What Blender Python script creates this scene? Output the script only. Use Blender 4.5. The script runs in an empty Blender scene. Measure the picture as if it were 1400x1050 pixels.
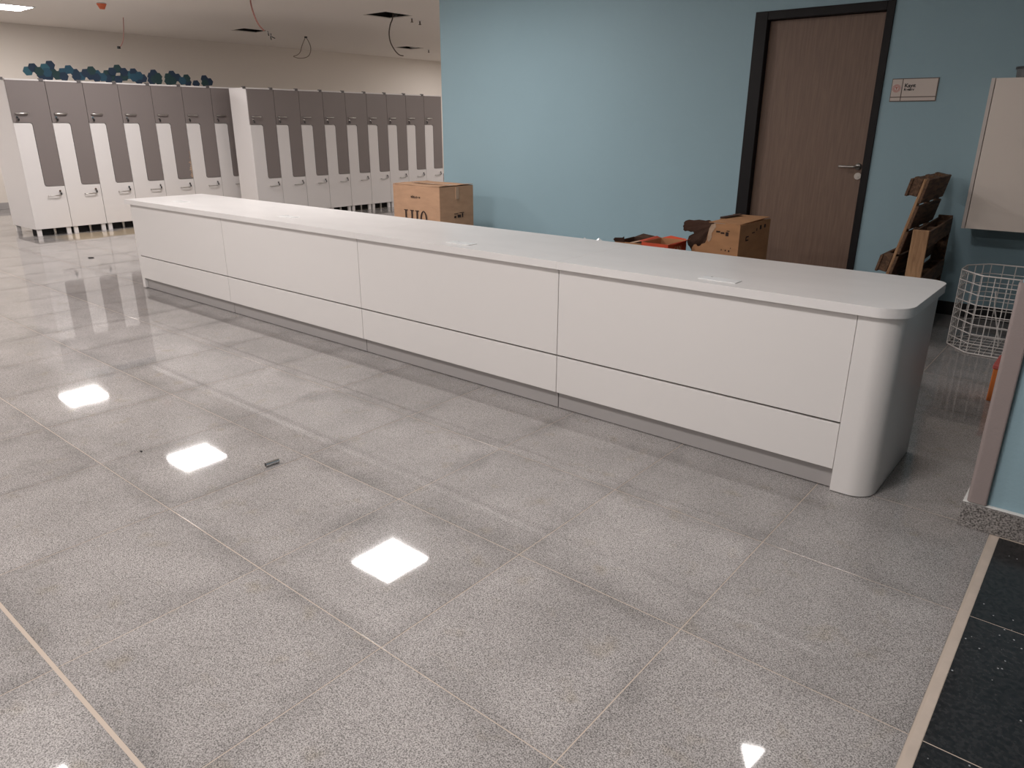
import bpy, bmesh, math, random
from mathutils import Vector, Matrix

random.seed(7)
scn = bpy.context.scene
COL = scn.collection
PI = math.pi

# ------------------------------------------------------------------ camera, world, exposure
CAM = Vector((3.135, 0.1636, 1.3675))
FPX = 997.47
YAW, PITCH, ROLL = -0.691816, 0.342674, -0.003416
_f = Vector((math.sin(YAW) * math.cos(PITCH), math.cos(YAW) * math.cos(PITCH), -math.sin(PITCH)))
_r = Vector((math.cos(YAW), -math.sin(YAW), 0))
_d = _f.cross(_r)
RT = _r * math.cos(ROLL) + _d * math.sin(ROLL)
DN = -_r * math.sin(ROLL) + _d * math.cos(ROLL)
cam_data = bpy.data.cameras.new('camera')
cam = bpy.data.objects.new('camera', cam_data)
COL.objects.link(cam)
cam_data.sensor_fit = 'HORIZONTAL'
cam_data.sensor_width = 36
cam_data.lens = FPX / 1400 * 36
cam_data.clip_start = 0.05
cam.matrix_world = Matrix(((RT.x, -DN.x, -_f.x, CAM.x), (RT.y, -DN.y, -_f.y, CAM.y), (RT.z, -DN.z, -_f.z, CAM.z), (0, 0, 0, 1)))
scn.camera = cam
scn.view_settings.view_transform = 'Standard'
scn.view_settings.look = 'None'
scn.view_settings.gamma = 1
scn.view_settings.use_curve_mapping = False
scn.view_settings.exposure = 1.16
world = bpy.data.worlds.new('world')
scn.world = world
world.use_nodes = True
world.node_tree.nodes['Background'].inputs[0].default_value = (0.9, 0.95, 1, 1)
world.node_tree.nodes['Background'].inputs[1].default_value = 0.02
PANEL_STRENGTH = 26.0
PANEL_COLOUR = (1.0, 0.95, 0.928)
H = 2.86                                  # ceiling height


def project(x, y, z):
    v = Vector((x, y, z)) - CAM
    d = v.dot(_f)
    if d <= 0.05:
        return None
    return 700 + FPX * v.dot(RT) / d, 525 + FPX * v.dot(DN) / d


# ------------------------------------------------------------------ materials
def lin(c):
    c = c / 255
    return c / 12.92 if c <= 0.04045 else ((c + 0.055) / 1.055) ** 2.4


def rgb(r, g, b):
    return (lin(r), lin(g), lin(b), 1)


def mat(name, colour, rough=0.5, metal=0.0, spec=0.5, noise=None, bump=None, coat=0.0):
    """noise = (scale, amount, stretch xyz): slight colour mottling; bump = (scale, strength)"""
    m = bpy.data.materials.new(name)
    m.use_nodes = True
    nt = m.node_tree
    p = nt.nodes['Principled BSDF']
    p.inputs['Base Color'].default_value = colour
    p.inputs['Roughness'].default_value = rough
    p.inputs['Metallic'].default_value = metal
    p.inputs['Specular IOR Level'].default_value = spec
    p.inputs['Coat Weight'].default_value = coat
    tc = nt.nodes.new('ShaderNodeTexCoord')
    if noise:
        sc, amt, st = noise
        mp = nt.nodes.new('ShaderNodeMapping')
        mp.inputs['Scale'].default_value = st
        nt.links.new(tc.outputs['Object'], mp.inputs[0])
        n = nt.nodes.new('ShaderNodeTexNoise')
        n.inputs['Scale'].default_value = sc
        n.inputs['Detail'].default_value = 5
        nt.links.new(mp.outputs[0], n.inputs['Vector'])
        r = nt.nodes.new('ShaderNodeValToRGB')
        r.color_ramp.elements[0].position = 0.3
        r.color_ramp.elements[1].position = 0.7
        r.color_ramp.elements[0].color = tuple(c * (1 - amt) for c in colour[:3]) + (1,)
        r.color_ramp.elements[1].color = tuple(min(1, c * (1 + amt)) for c in colour[:3]) + (1,)
        nt.links.new(n.outputs[0], r.inputs[0])
        nt.links.new(r.outputs[0], p.inputs['Base Color'])
    if bump:
        n = nt.nodes.new('ShaderNodeTexNoise')
        n.inputs['Scale'].default_value = bump[0]
        n.inputs['Detail'].default_value = 3
        nt.links.new(tc.outputs['Object'], n.inputs['Vector'])
        b = nt.nodes.new('ShaderNodeBump')
        b.inputs['Strength'].default_value = bump[1]
        b.inputs['Distance'].default_value = 0.01
        nt.links.new(n.outputs[0], b.inputs['Height'])
        nt.links.new(b.outputs[0], p.inputs['Normal'])
    return m


def granite(name, dark, light, rough, grain, tilevar, coat=0.0, stain=False, speck=None, rnd='object'):
    m = bpy.data.materials.new(name)
    m.use_nodes = True
    nt = m.node_tree
    L = nt.links.new
    p = nt.nodes['Principled BSDF']
    geo = nt.nodes.new('ShaderNodeNewGeometry')
    if rnd == 'object':
        oi = nt.nodes.new('ShaderNodeObjectInfo')
        rv = oi.outputs['Random']
    else:
        rv = geo.outputs['Random Per Island']
    mul = nt.nodes.new('ShaderNodeMath'); mul.operation = 'MULTIPLY'; mul.inputs[1].default_value = 53.0
    L(rv, mul.inputs[0])
    add = nt.nodes.new('ShaderNodeVectorMath'); add.operation = 'ADD'
    L(geo.outputs['Position'], add.inputs[0]); L(mul.outputs[0], add.inputs[1])
    vr = nt.nodes.new('ShaderNodeVectorRotate'); vr.rotation_type = 'EULER_XYZ'; vr.inputs['Rotation'].default_value = (0.61, 0.43, 0.27)
    L(add.outputs[0], vr.inputs['Vector'])
    n1 = nt.nodes.new('ShaderNodeTexNoise'); n1.inputs['Scale'].default_value = grain; n1.inputs['Detail'].default_value = 2.5
    L(vr.outputs[0], n1.inputs['Vector'])
    r = nt.nodes.new('ShaderNodeValToRGB')
    e = r.color_ramp.elements
    e[0].position, e[0].color = 0.34, dark
    e[1].position, e[1].color = 0.62, light
    L(n1.outputs[0], r.inputs[0])
    # broad cloudiness
    n2 = nt.nodes.new('ShaderNodeTexNoise'); n2.inputs['Scale'].default_value = 3.2; n2.inputs['Detail'].default_value = 4
    L(add.outputs[0], n2.inputs['Vector'])
    mr = nt.nodes.new('ShaderNodeMapRange'); mr.inputs[1].default_value = 0.3; mr.inputs[2].default_value = 0.7
    mr.inputs[3].default_value = 0.86; mr.inputs[4].default_value = 1.10
    L(n2.outputs[0], mr.inputs[0])
    mt = nt.nodes.new('ShaderNodeMapRange'); mt.inputs[3].default_value = 1 - tilevar; mt.inputs[4].default_value = 1 + tilevar
    L(rv, mt.inputs[0])
    mm = nt.nodes.new('ShaderNodeMath'); mm.operation = 'MULTIPLY'
    L(mr.outputs[0], mm.inputs[0]); L(mt.outputs[0], mm.inputs[1])
    vm = nt.nodes.new('ShaderNodeVectorMath'); vm.operation = 'SCALE'
    L(r.outputs[0], vm.inputs[0]); L(mm.outputs[0], vm.inputs['Scale'])
    last = vm.outputs[0]
    if rnd == 'object' and stain:
        tco = nt.nodes.new('ShaderNodeTexCoord')
        ab_ = nt.nodes.new('ShaderNodeVectorMath'); ab_.operation = 'ABSOLUTE'; L(tco.outputs['Object'], ab_.inputs[0])
        sp_ = nt.nodes.new('ShaderNodeSeparateXYZ'); L(ab_.outputs[0], sp_.inputs[0])
        mxx = nt.nodes.new('ShaderNodeMath'); mxx.operation = 'MAXIMUM'; L(sp_.outputs[0], mxx.inputs[0]); L(sp_.outputs[1], mxx.inputs[1])
        nd = nt.nodes.new('ShaderNodeTexNoise'); nd.inputs['Scale'].default_value = 3.4; nd.inputs['Detail'].default_value = 5; L(geo.outputs['Position'], nd.inputs['Vector'])
        ma = nt.nodes.new('ShaderNodeMath'); ma.operation = 'MULTIPLY_ADD'; ma.inputs[1].default_value = 0.30; L(nd.outputs[0], ma.inputs[0]); L(mxx.outputs[0], ma.inputs[2])
        dr = nt.nodes.new('ShaderNodeMapRange'); dr.interpolation_type = 'SMOOTHSTEP'; dr.inputs[1].default_value = 0.37; dr.inputs[2].default_value = 0.50; dr.inputs[3].default_value = 1.03; dr.inputs[4].default_value = 0.78
        L(ma.outputs[0], dr.inputs[0])
        vs_ = nt.nodes.new('ShaderNodeVectorMath'); vs_.operation = 'SCALE'; L(last, vs_.inputs[0]); L(dr.outputs[0], vs_.inputs['Scale'])
        last = vs_.outputs[0]
    if speck:
        v = nt.nodes.new('ShaderNodeTexVoronoi'); v.inputs['Scale'].default_value = speck[0]
        L(add.outputs[0], v.inputs['Vector'])
        lt = nt.nodes.new('ShaderNodeMath'); lt.operation = 'LESS_THAN'; lt.inputs[1].default_value = speck[1]
        L(v.outputs['Distance'], lt.inputs[0])
        n4 = nt.nodes.new('ShaderNodeTexNoise'); n4.inputs['Scale'].default_value = 5
        L(add.outputs[0], n4.inputs['Vector'])
        gt = nt.nodes.new('ShaderNodeMath'); gt.operation = 'GREATER_THAN'; gt.inputs[1].default_value = 0.52
        L(n4.outputs[0], gt.inputs[0])
        m2 = nt.nodes.new('ShaderNodeMath'); m2.operation = 'MULTIPLY'
        L(lt.outputs[0], m2.inputs[0]); L(gt.outputs[0], m2.inputs[1])
        mx = nt.nodes.new('ShaderNodeMix'); mx.data_type = 'RGBA'
        mx.inputs['B'].default_value = speck[2]
        L(m2.outputs[0], mx.inputs['Factor']); L(last, mx.inputs['A'])
        last = mx.outputs['Result']
    if stain:      # a sandy dust stain on the floor along the foot of the lockers, and brownish blotches
        sx = nt.nodes.new('ShaderNodeSeparateXYZ'); L(geo.outputs['Position'], sx.inputs[0])
        n3 = nt.nodes.new('ShaderNodeTexNoise'); n3.inputs['Scale'].default_value = 2.2
        L(geo.outputs['Position'], n3.inputs['Vector'])
        ad = nt.nodes.new('ShaderNodeMath'); ad.operation = 'MULTIPLY_ADD'; ad.inputs[1].default_value = 0.5
        L(n3.outputs[0], ad.inputs[0]); L(sx.outputs[0], ad.inputs[2])
        a = nt.nodes.new('ShaderNodeMapRange'); a.inputs[1].default_value = -7.14; a.inputs[2].default_value = -7.02
        a.inputs[3].default_value = 0; a.inputs[4].default_value = 1
        b = nt.nodes.new('ShaderNodeMapRange'); b.inputs[1].default_value = -6.62; b.inputs[2].default_value = -6.45
        b.inputs[3].default_value = 1; b.inputs[4].default_value = 0
        L(ad.outputs[0], a.inputs[0]); L(ad.outputs[0], b.inputs[0])
        ab = nt.nodes.new('ShaderNodeMath'); ab.operation = 'MULTIPLY'
        L(a.outputs[0], ab.inputs[0]); L(b.outputs[0], ab.inputs[1])
        yy = nt.nodes.new('ShaderNodeMapRange'); yy.inputs[1].default_value = 3.55; yy.inputs[2].default_value = 3.8
        L(sx.outputs[1], yy.inputs[0])
        ac = nt.nodes.new('ShaderNodeMath'); ac.operation = 'MULTIPLY'
        L(ab.outputs[0], ac.inputs[0]); L(yy.outputs[0], ac.inputs[1])
        sc = nt.nodes.new('ShaderNodeMath'); sc.operation = 'MULTIPLY'; sc.inputs[1].default_value = 0.8
        L(ac.outputs[0], sc.inputs[0])
        mx = nt.nodes.new('ShaderNodeMix'); mx.data_type = 'RGBA'
        mx.inputs['B'].default_value = rgb(200, 182, 154)
        L(sc.outputs[0], mx.inputs['Factor']); L(last, mx.inputs['A'])
        last = mx.outputs['Result']
        n5 = nt.nodes.new('ShaderNodeTexNoise'); n5.inputs['Scale'].default_value = 9; n5.inputs['Detail'].default_value = 3
        L(geo.outputs['Position'], n5.inputs['Vector'])
        br = nt.nodes.new('ShaderNodeMapRange'); br.inputs[1].default_value = 0.60; br.inputs[2].default_value = 0.75
        br.inputs[3].default_value = 0; br.inputs[4].default_value = 0.5
        L(n5.outputs[0], br.inputs[0])
        mx = nt.nodes.new('ShaderNodeMix'); mx.data_type = 'RGBA'; mx.blend_type = 'MULTIPLY'
        mx.inputs['B'].default_value = (0.86, 0.80, 0.66, 1)
        L(br.outputs[0], mx.inputs['Factor']); L(last, mx.inputs['A'])
        last = mx.outputs['Result']
    L(last, p.inputs['Base Color'])
    # polish with faint dusty haze
    n6 = nt.nodes.new('ShaderNodeTexNoise'); n6.inputs['Scale'].default_value = 4; n6.inputs['Detail'].default_value = 4
    L(geo.outputs['Position'], n6.inputs['Vector'])
    rr = nt.nodes.new('ShaderNodeMapRange'); rr.inputs[1].default_value = 0.3; rr.inputs[2].default_value = 0.7
    rr.inputs[3].default_value = rough * 0.85; rr.inputs[4].default_value = rough * 1.2
    L(n6.outputs[0], rr.inputs[0]); L(rr.outputs[0], p.inputs['Roughness'])
    p.inputs['Specular IOR Level'].default_value = 0.42
    p.inputs['Coat Weight'].default_value = coat
    p.inputs['Coat Roughness'].default_value = 0.28
    return m


def wood(name, c1, c2, rough, scale, stretch):
    m = bpy.data.materials.new(name)
    m.use_nodes = True
    nt = m.node_tree
    L = nt.links.new
    p = nt.nodes['Principled BSDF']
    tc = nt.nodes.new('ShaderNodeTexCoord')
    mp = nt.nodes.new('ShaderNodeMapping'); mp.inputs['Scale'].default_value = stretch
    L(tc.outputs['Object'], mp.inputs[0])
    n = nt.nodes.new('ShaderNodeTexNoise'); n.inputs['Scale'].default_value = scale; n.inputs['Detail'].default_value = 8; n.inputs['Distortion'].default_value = 0.6
    L(mp.outputs[0], n.inputs['Vector'])
    r = nt.nodes.new('ShaderNodeValToRGB')
    e = r.color_ramp.elements
    e[0].position, e[0].color = 0.35, c1
    e[1].position, e[1].color = 0.65, c2
    L(n.outputs[0], r.inputs[0]); L(r.outputs[0], p.inputs['Base Color'])
    b = nt.nodes.new('ShaderNodeBump'); b.inputs['Strength'].default_value = 0.15; b.inputs['Distance'].default_value = 0.004
    L(n.outputs[0], b.inputs['Height']); L(b.outputs[0], p.inputs['Normal'])
    p.inputs['Roughness'].default_value = rough
    return m


def emit(name, colour, strength):
    m = bpy.data.materials.new(name)
    m.use_nodes = True
    nt = m.node_tree
    nt.nodes.remove(nt.nodes['Principled BSDF'])
    e = nt.nodes.new('ShaderNodeEmission')
    e.inputs[0].default_value = tuple(colour) + (1,)
    e.inputs[1].default_value = strength
    nt.links.new(e.outputs[0], nt.nodes['Material Output'].inputs[0])
    return m


M = {}
M['tile'] = granite('grey granite', (0.128, 0.121, 0.118, 1), (0.455, 0.43, 0.418, 1), 0.04, 300, 0.045, 0.08, True)
M['tile_far'] = granite('grey granite joined', (0.128, 0.121, 0.118, 1), (0.455, 0.43, 0.418, 1), 0.04, 300, 0.045, 0.08, True, None, 'island')
M['skirt'] = granite('granite skirting', (0.05, 0.046, 0.044, 1), (0.36, 0.335, 0.32, 1), 0.35, 170, 0.0)
M['black'] = granite('black granite', (0.006, 0.006, 0.007, 1), (0.024, 0.023, 0.024, 1), 0.22, 90, 0.1, 0.0, False, (42, 0.10, (0.35, 0.36, 0.37, 1)))
M['grout'] = mat('beige grout', rgb(184, 170, 157), 0.9)
M['strip'] = mat('beige joint strip', rgb(186, 172, 160), 0.75, noise=(14, 0.08, (1, 1, 1)))
M['lam'] = mat('white laminate', (0.74, 0.715, 0.70, 1), 0.42, spec=0.35)
M['top'] = mat('white solid surface', (0.78, 0.76, 0.75, 1), 0.30, noise=(3.0, 0.03, (1, 2, 1)))
M['plinth'] = mat('grey plinth', (0.36, 0.34, 0.335, 1), 0.5)
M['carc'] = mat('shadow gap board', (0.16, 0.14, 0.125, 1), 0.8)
M['plate'] = mat('white plastic plate', (0.88, 0.88, 0.88, 1), 0.25)
M['cream'] = mat('cream wall paint', (0.74, 0.685, 0.625, 1), 0.9, bump=(60, 0.08))
M['ceil'] = mat('ceiling paint', (0.84, 0.785, 0.73, 1), 0.95)
M['blue'] = mat('blue wall paint', (0.302, 0.440, 0.503, 1), 0.55, spec=0.3, bump=(90, 0.10), noise=(0.8, 0.03, (1, 1, 1)))
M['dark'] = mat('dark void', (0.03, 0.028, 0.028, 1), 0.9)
M['board'] = mat('black skirting', (0.012, 0.012, 0.013, 1), 0.4)
M['frame'] = mat('black door frame', (0.009, 0.008, 0.009, 1), 0.5, spec=0.25)
M['door'] = wood('brown oak veneer', (0.163, 0.103, 0.076, 1), (0.205, 0.133, 0.097, 1), 0.5, 7, (11, 11, 0.5))
M['steel'] = mat('brushed steel', (0.55, 0.53, 0.51, 1), 0.28, 1.0)
M['chrome'] = mat('chrome', (0.75, 0.75, 0.76, 1), 0.12, 1.0)
M['lw'] = mat('locker white', (0.76, 0.73, 0.72, 1), 0.38)
M['lg'] = mat('locker grey', (0.215, 0.185, 0.178, 1), 0.42)
M['rub'] = mat('black plastic', (0.015, 0.015, 0.016, 1), 0.45)
M['clip'] = mat('grey plastic clip', (0.12, 0.11, 0.11, 1), 0.5)
M['card'] = mat('cardboard', (0.49, 0.30, 0.19, 1), 0.85, spec=0.2, noise=(7, 0.08, (1, 1, 3)), bump=(50, 0.1))
M['card2'] = mat('cardboard tan', (0.46, 0.245, 0.125, 1), 0.85, spec=0.2, noise=(7, 0.10, (1, 1, 3)), bump=(50, 0.1))
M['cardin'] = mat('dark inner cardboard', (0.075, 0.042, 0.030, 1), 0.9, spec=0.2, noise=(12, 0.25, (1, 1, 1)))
M['cardtorn'] = mat('torn cardboard ply', (0.50, 0.36, 0.26, 1), 0.95, spec=0.1, noise=(16, 0.2, (1, 1, 1)))
M['tape'] = mat('clear parcel tape', (0.50, 0.33, 0.22, 1), 0.18)
M['red'] = mat('red printed card', (0.66, 0.085, 0.03, 1), 0.55, noise=(8, 0.12, (1, 1, 1)))
M['redp'] = mat('pale print on red', (0.72, 0.42, 0.26, 1), 0.6)
M['ink'] = mat('dark brown ink', (0.030, 0.014, 0.010, 1), 0.8)
M['wood1'] = wood('weathered pallet wood', (0.075, 0.042, 0.026, 1), (0.19, 0.105, 0.06, 1), 0.85, 6, (8, 1, 8))
M['wood2'] = wood('pale pallet wood', (0.30, 0.165, 0.085, 1), (0.47, 0.275, 0.145, 1), 0.8, 6, (8, 8, 1))
M['wire'] = mat('white coated wire', (0.74, 0.70, 0.67, 1), 0.4)
M['cab'] = mat('off white cabinet', (0.80, 0.71, 0.64, 1), 0.45)
M['cabe'] = mat('pale cabinet edge', (0.62, 0.56, 0.52, 1), 0.45)
M['tub'] = mat('grey plastic tub', (0.13, 0.14, 0.145, 1), 0.5)
M['lid'] = mat('dark tub lid', (0.04, 0.045, 0.05, 1), 0.5)
M['orange'] = mat('orange plastic', (0.62, 0.17, 0.035, 1), 0.5)
M['guard'] = mat('mauve grey vinyl', (0.285, 0.235, 0.225, 1), 0.6, bump=(200, 0.1))
M['caulk'] = mat('white caulk', (0.68, 0.68, 0.66, 1), 0.8)
M['sign'] = mat('ivory sign plate', (0.60, 0.52, 0.47, 1), 0.4)
M['signf'] = mat('sign frame brown', (0.15, 0.115, 0.095, 1), 0.45)
M['signr'] = mat('sign red', (0.50, 0.10, 0.085, 1), 0.5)
M['signt'] = mat('sign black text', (0.01, 0.01, 0.01, 1), 0.5)
M['signg'] = mat('sign faint text', (0.42, 0.37, 0.34, 1), 0.5)
M['hex1'] = mat('petrol blue felt', (0.015, 0.056, 0.090, 1), 0.85, bump=(80, 0.2))
M['hex2'] = mat('navy felt', (0.011, 0.026, 0.052, 1), 0.85, bump=(80, 0.2))
M['hex3'] = mat('dark green felt', (0.013, 0.038, 0.040, 1), 0.85, bump=(80, 0.2))
M['hex4'] = mat('teal felt', (0.024, 0.085, 0.115, 1), 0.85, bump=(80, 0.2))
M['pink'] = mat('pink cable', (0.45, 0.20, 0.17, 1), 0.5)
M['brownc'] = mat('brown cable', (0.10, 0.075, 0.055, 1), 0.5)
M['beigec'] = mat('beige cable', (0.24, 0.19, 0.155, 1), 0.5)
M['dome'] = mat('orange dust cap', (0.72, 0.16, 0.06, 1), 0.45)
M['film'] = mat('clear plastic film', (0.72, 0.74, 0.75, 1), 0.15)
M['panel'] = emit('lit panel', PANEL_COLOUR, PANEL_STRENGTH)
M['bezel'] = mat('white lamp frame', (0.8, 0.8, 0.8, 1), 0.5)


# ------------------------------------------------------------------ mesh helpers
class MB:
    def __init__(self):
        self.bm = bmesh.new()

    def _add(self, bm2):
        me = bpy.data.meshes.new('tmp')
        bm2.to_mesh(me)
        bm2.free()
        self.bm.from_mesh(me)
        bpy.data.meshes.remove(me)

    def box(self, a, b, bev=0.0, seg=1):
        bm = bmesh.new()
        x0, y0, z0 = (min(a[i], b[i]) for i in range(3))
        x1, y1, z1 = (max(a[i], b[i]) for i in range(3))
        v = [bm.verts.new(p) for p in ((x0, y0, z0), (x1, y0, z0), (x1, y1, z0), (x0, y1, z0), (x0, y0, z1), (x1, y0, z1), (x1, y1, z1), (x0, y1, z1))]
        for q in ((3, 2, 1, 0), (4, 5, 6, 7), (0, 1, 5, 4), (1, 2, 6, 5), (2, 3, 7, 6), (3, 0, 4, 7)):
            bm.faces.new([v[i] for i in q])
        if bev:
            bmesh.ops.bevel(bm, geom=bm.edges[:], offset=bev, segments=seg, affect='EDGES')
        self._add(bm)
        return self

    def obox(self, o, ux, uy, uz, bev=0.0):
        """box from corner o along three edge vectors"""
        bm = bmesh.new()
        o, ux, uy, uz = Vector(o), Vector(ux), Vector(uy), Vector(uz)
        v = [bm.verts.new(o + ux * i + uy * j + uz * k) for k in (0, 1) for (i, j) in ((0, 0), (1, 0), (1, 1), (0, 1))]
        for q in ((3, 2, 1, 0), (4, 5, 6, 7), (0, 1, 5, 4), (1, 2, 6, 5), (2, 3, 7, 6), (3, 0, 4, 7)):
            bm.faces.new([v[i] for i in q])
        bmesh.ops.recalc_face_normals(bm, faces=bm.faces[:])
        if bev:
            bmesh.ops.bevel(bm, geom=bm.edges[:], offset=bev, segments=1, affect='EDGES')
        self._add(bm)
        return self

    def prism(self, pts, vec, bev=0.0):
        """planar polygon (3d points) extruded along vec"""
        bm = bmesh.new()
        vs = [bm.verts.new(p) for p in pts]
        f = bm.faces.new(vs)
        r = bmesh.ops.extrude_face_region(bm, geom=[f])
        nv = [g for g in r['geom'] if isinstance(g, bmesh.types.BMVert)]
        bmesh.ops.translate(bm, verts=nv, vec=vec)
        bmesh.ops.recalc_face_normals(bm, faces=bm.faces[:])
        if bev:
            es = [e for e in bm.edges if len(e.link_faces) == 2 and e.calc_face_angle(0) > 0.6]
            bmesh.ops.bevel(bm, geom=es, offset=bev, segments=2, affect='EDGES')
        self._add(bm)
        return self

    def cyl(self, a, b, r, n=12, r2=None):
        a, b = Vector(a), Vector(b)
        d = b - a
        bm = bmesh.new()
        bmesh.ops.create_cone(bm, cap_ends=True, segments=n, radius1=r, radius2=r if r2 is None else r2, depth=d.length)
        q = Vector((0, 0, 1)).rotation_difference(d.normalized())
        bmesh.ops.transform(bm, matrix=Matrix.Translation((a + b) / 2) @ q.to_matrix().to_4x4(), verts=bm.verts[:])
        self._add(bm)
        return self

    def tube(self, pts, r, n=6, closed=False):
        pts = [Vector(p) for p in pts]
        bm = bmesh.new()
        rings = []
        N = len(pts)
        prev = None
        for i, p in enumerate(pts):
            if closed:
                t = pts[(i + 1) % N] - pts[i - 1]
            else:
                t = pts[min(i + 1, N - 1)] - pts[max(i - 1, 0)]
            t.normalize()
            if prev is None:
                u = t.orthogonal().normalized()
            else:
                u = prev - t * prev.dot(t)
                u = u.normalized() if u.length > 1e-6 else t.orthogonal().normalized()
            prev = u
            w = t.cross(u)
            rings.append([bm.verts.new(p + (u * math.cos(2 * PI * k / n) + w * math.sin(2 * PI * k / n)) * r) for k in range(n)])
        for i in range(N if closed else N - 1):
            A, B = rings[i], rings[(i + 1) % N]
            for k in range(n):
                bm.faces.new((A[k], A[(k + 1) % n], B[(k + 1) % n], B[k]))
        if not closed:
            bm.faces.new(rings[0][::-1])
            bm.faces.new(rings[-1])
        bmesh.ops.recalc_face_normals(bm, faces=bm.faces[:])
        self._add(bm)
        return self

    def sheet(self, pts, thick, nrm):
        """polygon with thickness"""
        return self.prism(pts, Vector(nrm).normalized() * thick)

    def faces(self, verts, quads):
        vs = [self.bm.verts.new(v) for v in verts]
        for q in quads:
            self.bm.faces.new([vs[i] for i in q])
        return self

    def build(self, name, m, parent=None, smooth=False):
        me = bpy.data.meshes.new(name)
        self.bm.to_mesh(me)
        self.bm.free()
        me.materials.append(m)
        if smooth:
            for p in me.polygons:
                p.use_smooth = True
        o = bpy.data.objects.new(name, me)
        COL.objects.link(o)
        if parent:
            o.parent = parent
        return o


def smooth_by_angle(o, ang=0.6):
    bm = bmesh.new()
    bm.from_mesh(o.data)
    for f in bm.faces:
        f.smooth = True
    for e in bm.edges:
        if len(e.link_faces) != 2 or e.calc_face_angle(0) > ang:
            e.smooth = False
    bm.to_mesh(o.data)
    bm.free()
    return o


def tag(o, label=None, cat=None, group=None, kind=None):
    if label: o['label'] = label
    if cat: o['category'] = cat
    if group: o['group'] = group
    if kind: o['kind'] = kind
    return o


def empty(name, loc=(0, 0, 0), rz=0.0):
    o = bpy.data.objects.new(name, None)
    o.location = loc
    o.rotation_euler = (0, 0, rz)
    o.empty_display_size = 0.1
    COL.objects.link(o)
    return o


def copy_tree(o, parent=None):
    c = o.copy()
    COL.objects.link(c)
    if parent:
        c.parent = parent
    for ch in list(o.children):
        copy_tree(ch, c)
    return c


def text_mesh(body, size, bold=0.0):
    cu = bpy.data.curves.new('lettering', 'FONT')
    cu.body = body
    cu.size = size
    cu.extrude = 0.0006
    cu.offset = bold
    o = bpy.data.objects.new('lettering', cu)
    COL.objects.link(o)
    dg = bpy.context.evaluated_depsgraph_get()
    me = bpy.data.meshes.new_from_object(o.evaluated_get(dg))
    bpy.data.objects.remove(o)
    bpy.data.curves.remove(cu)
    return me


def text_obj(name, body, size, m, parent, loc, rot, bold=0.0, sx=1.0):
    me = text_mesh(body, size, bold)
    me.materials.clear()
    me.materials.append(m)
    o = bpy.data.objects.new(name, me)
    COL.objects.link(o)
    o.parent = parent
    o.location = loc
    o.rotation_euler = rot
    o.scale = (sx, 1, 1)
    return o


def arc(cx, cy, r, a0, a1, n):
    return [(cx + r * math.cos(a0 + (a1 - a0) * i / n), cy + r * math.sin(a0 + (a1 - a0) * i / n)) for i in range(n + 1)]


# ================================================================== THE SETTING
XB, XR = -11.3, 6.6          # back wall, far right
Y0, Y1 = -5.2, 17.0
YW, XC = 6.5, -3.163         # blue wall plane and its left corner
TA, TB = 0.6, 0.605

floor = tag(MB().box((XB - 0.2, Y0 - 0.2, -0.2), (XR + 0.2, Y1 + 0.2, -0.0007)).build('floor', M['grout']), 'grey granite tile floor with beige joints', kind='structure')


def tile_mesh(name, w, h, m, bev=0.00015):
    b = MB()
    x, y = w / 2, h / 2
    V = [(-x + bev, -y + bev, 0), (x - bev, -y + bev, 0), (x - bev, y - bev, 0), (-x + bev, y - bev, 0),
         (-x, -y, -bev), (x, -y, -bev), (x, y, -bev), (-x, y, -bev),
         (-x, -y, -0.006), (x, -y, -0.006), (x, y, -0.006), (-x, y, -0.006)]
    Q = [(0, 1, 2, 3)]
    for i in range(4):
        j = (i + 1) % 4
        Q += [(4 + i, 4 + j, j, i), (8 + i, 8 + j, 4 + j, 4 + i)]
    b.faces(V, Q)
    me = bpy.data.meshes.new(name)
    b.bm.to_mesh(me)
    b.bm.free()
    if m:
        me.materials.append(m)
    return me


cells = []
for i in range(-19, 11):
    for j in range(-9, 29):
        x0, y0 = i * TA, j * TB
        x1, y1 = x0 + TA, y0 + TB
        if x1 < XB + 0.05 or x0 > XR or y1 > Y1 or y0 < Y0:
            continue
        dark = x0 > 2.9 and y0 < 2.95
        x0 = max(x0, XB + 0.005)
        if abs(x0 - 3.0) < 0.01 and dark:
            x0 += 0.027
        x1, y1 = min(x1, XR), min(y1, Y1)
        if dark:
            y1 = min(y1, 2.985)
        cells.append((x0, y0, x1, y1, dark))


def seen_size(c):
    x0, y0, x1, y1, _ = c
    if y0 > YW and x1 > XC:
        return 0
    ps = [project(x, y, 0) for x, y in ((x0, y0), (x1, y0), (x1, y1), (x0, y1), ((x0 + x1) / 2, (y0 + y1) / 2))]
    if any(p is None for p in ps[:4]):
        ok = ps[4] and -50 < ps[4][0] < 1450 and 0 < ps[4][1] < 1200
        return 1e6 if ok else 0
    if max(p[0] for p in ps) < 0 or min(p[0] for p in ps) > 1400 or max(p[1] for p in ps) < 0 or min(p[1] for p in ps) > 1050:
        return 0
    a = 0
    for k in range(4):
        a += ps[k][0] * ps[(k + 1) % 4][1] - ps[(k + 1) % 4][0] * ps[k][1]
    return abs(a) / 2


grey_cells = sorted([c for c in cells if not c[4]], key=seen_size, reverse=True)
black_cells = sorted([c for c in cells if c[4]], key=seen_size, reverse=True)
meshes = {}
far = MB()


def joint_gap(c):
    """joint half widths left/right/below/above; the first long joint by the camera is wide"""
    x0, y0, x1, y1, dk = c
    g = 0.0017
    return [g, g, g, 0.0095 if abs(y1 - TB) < 0.01 and not dk else g]


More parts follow.
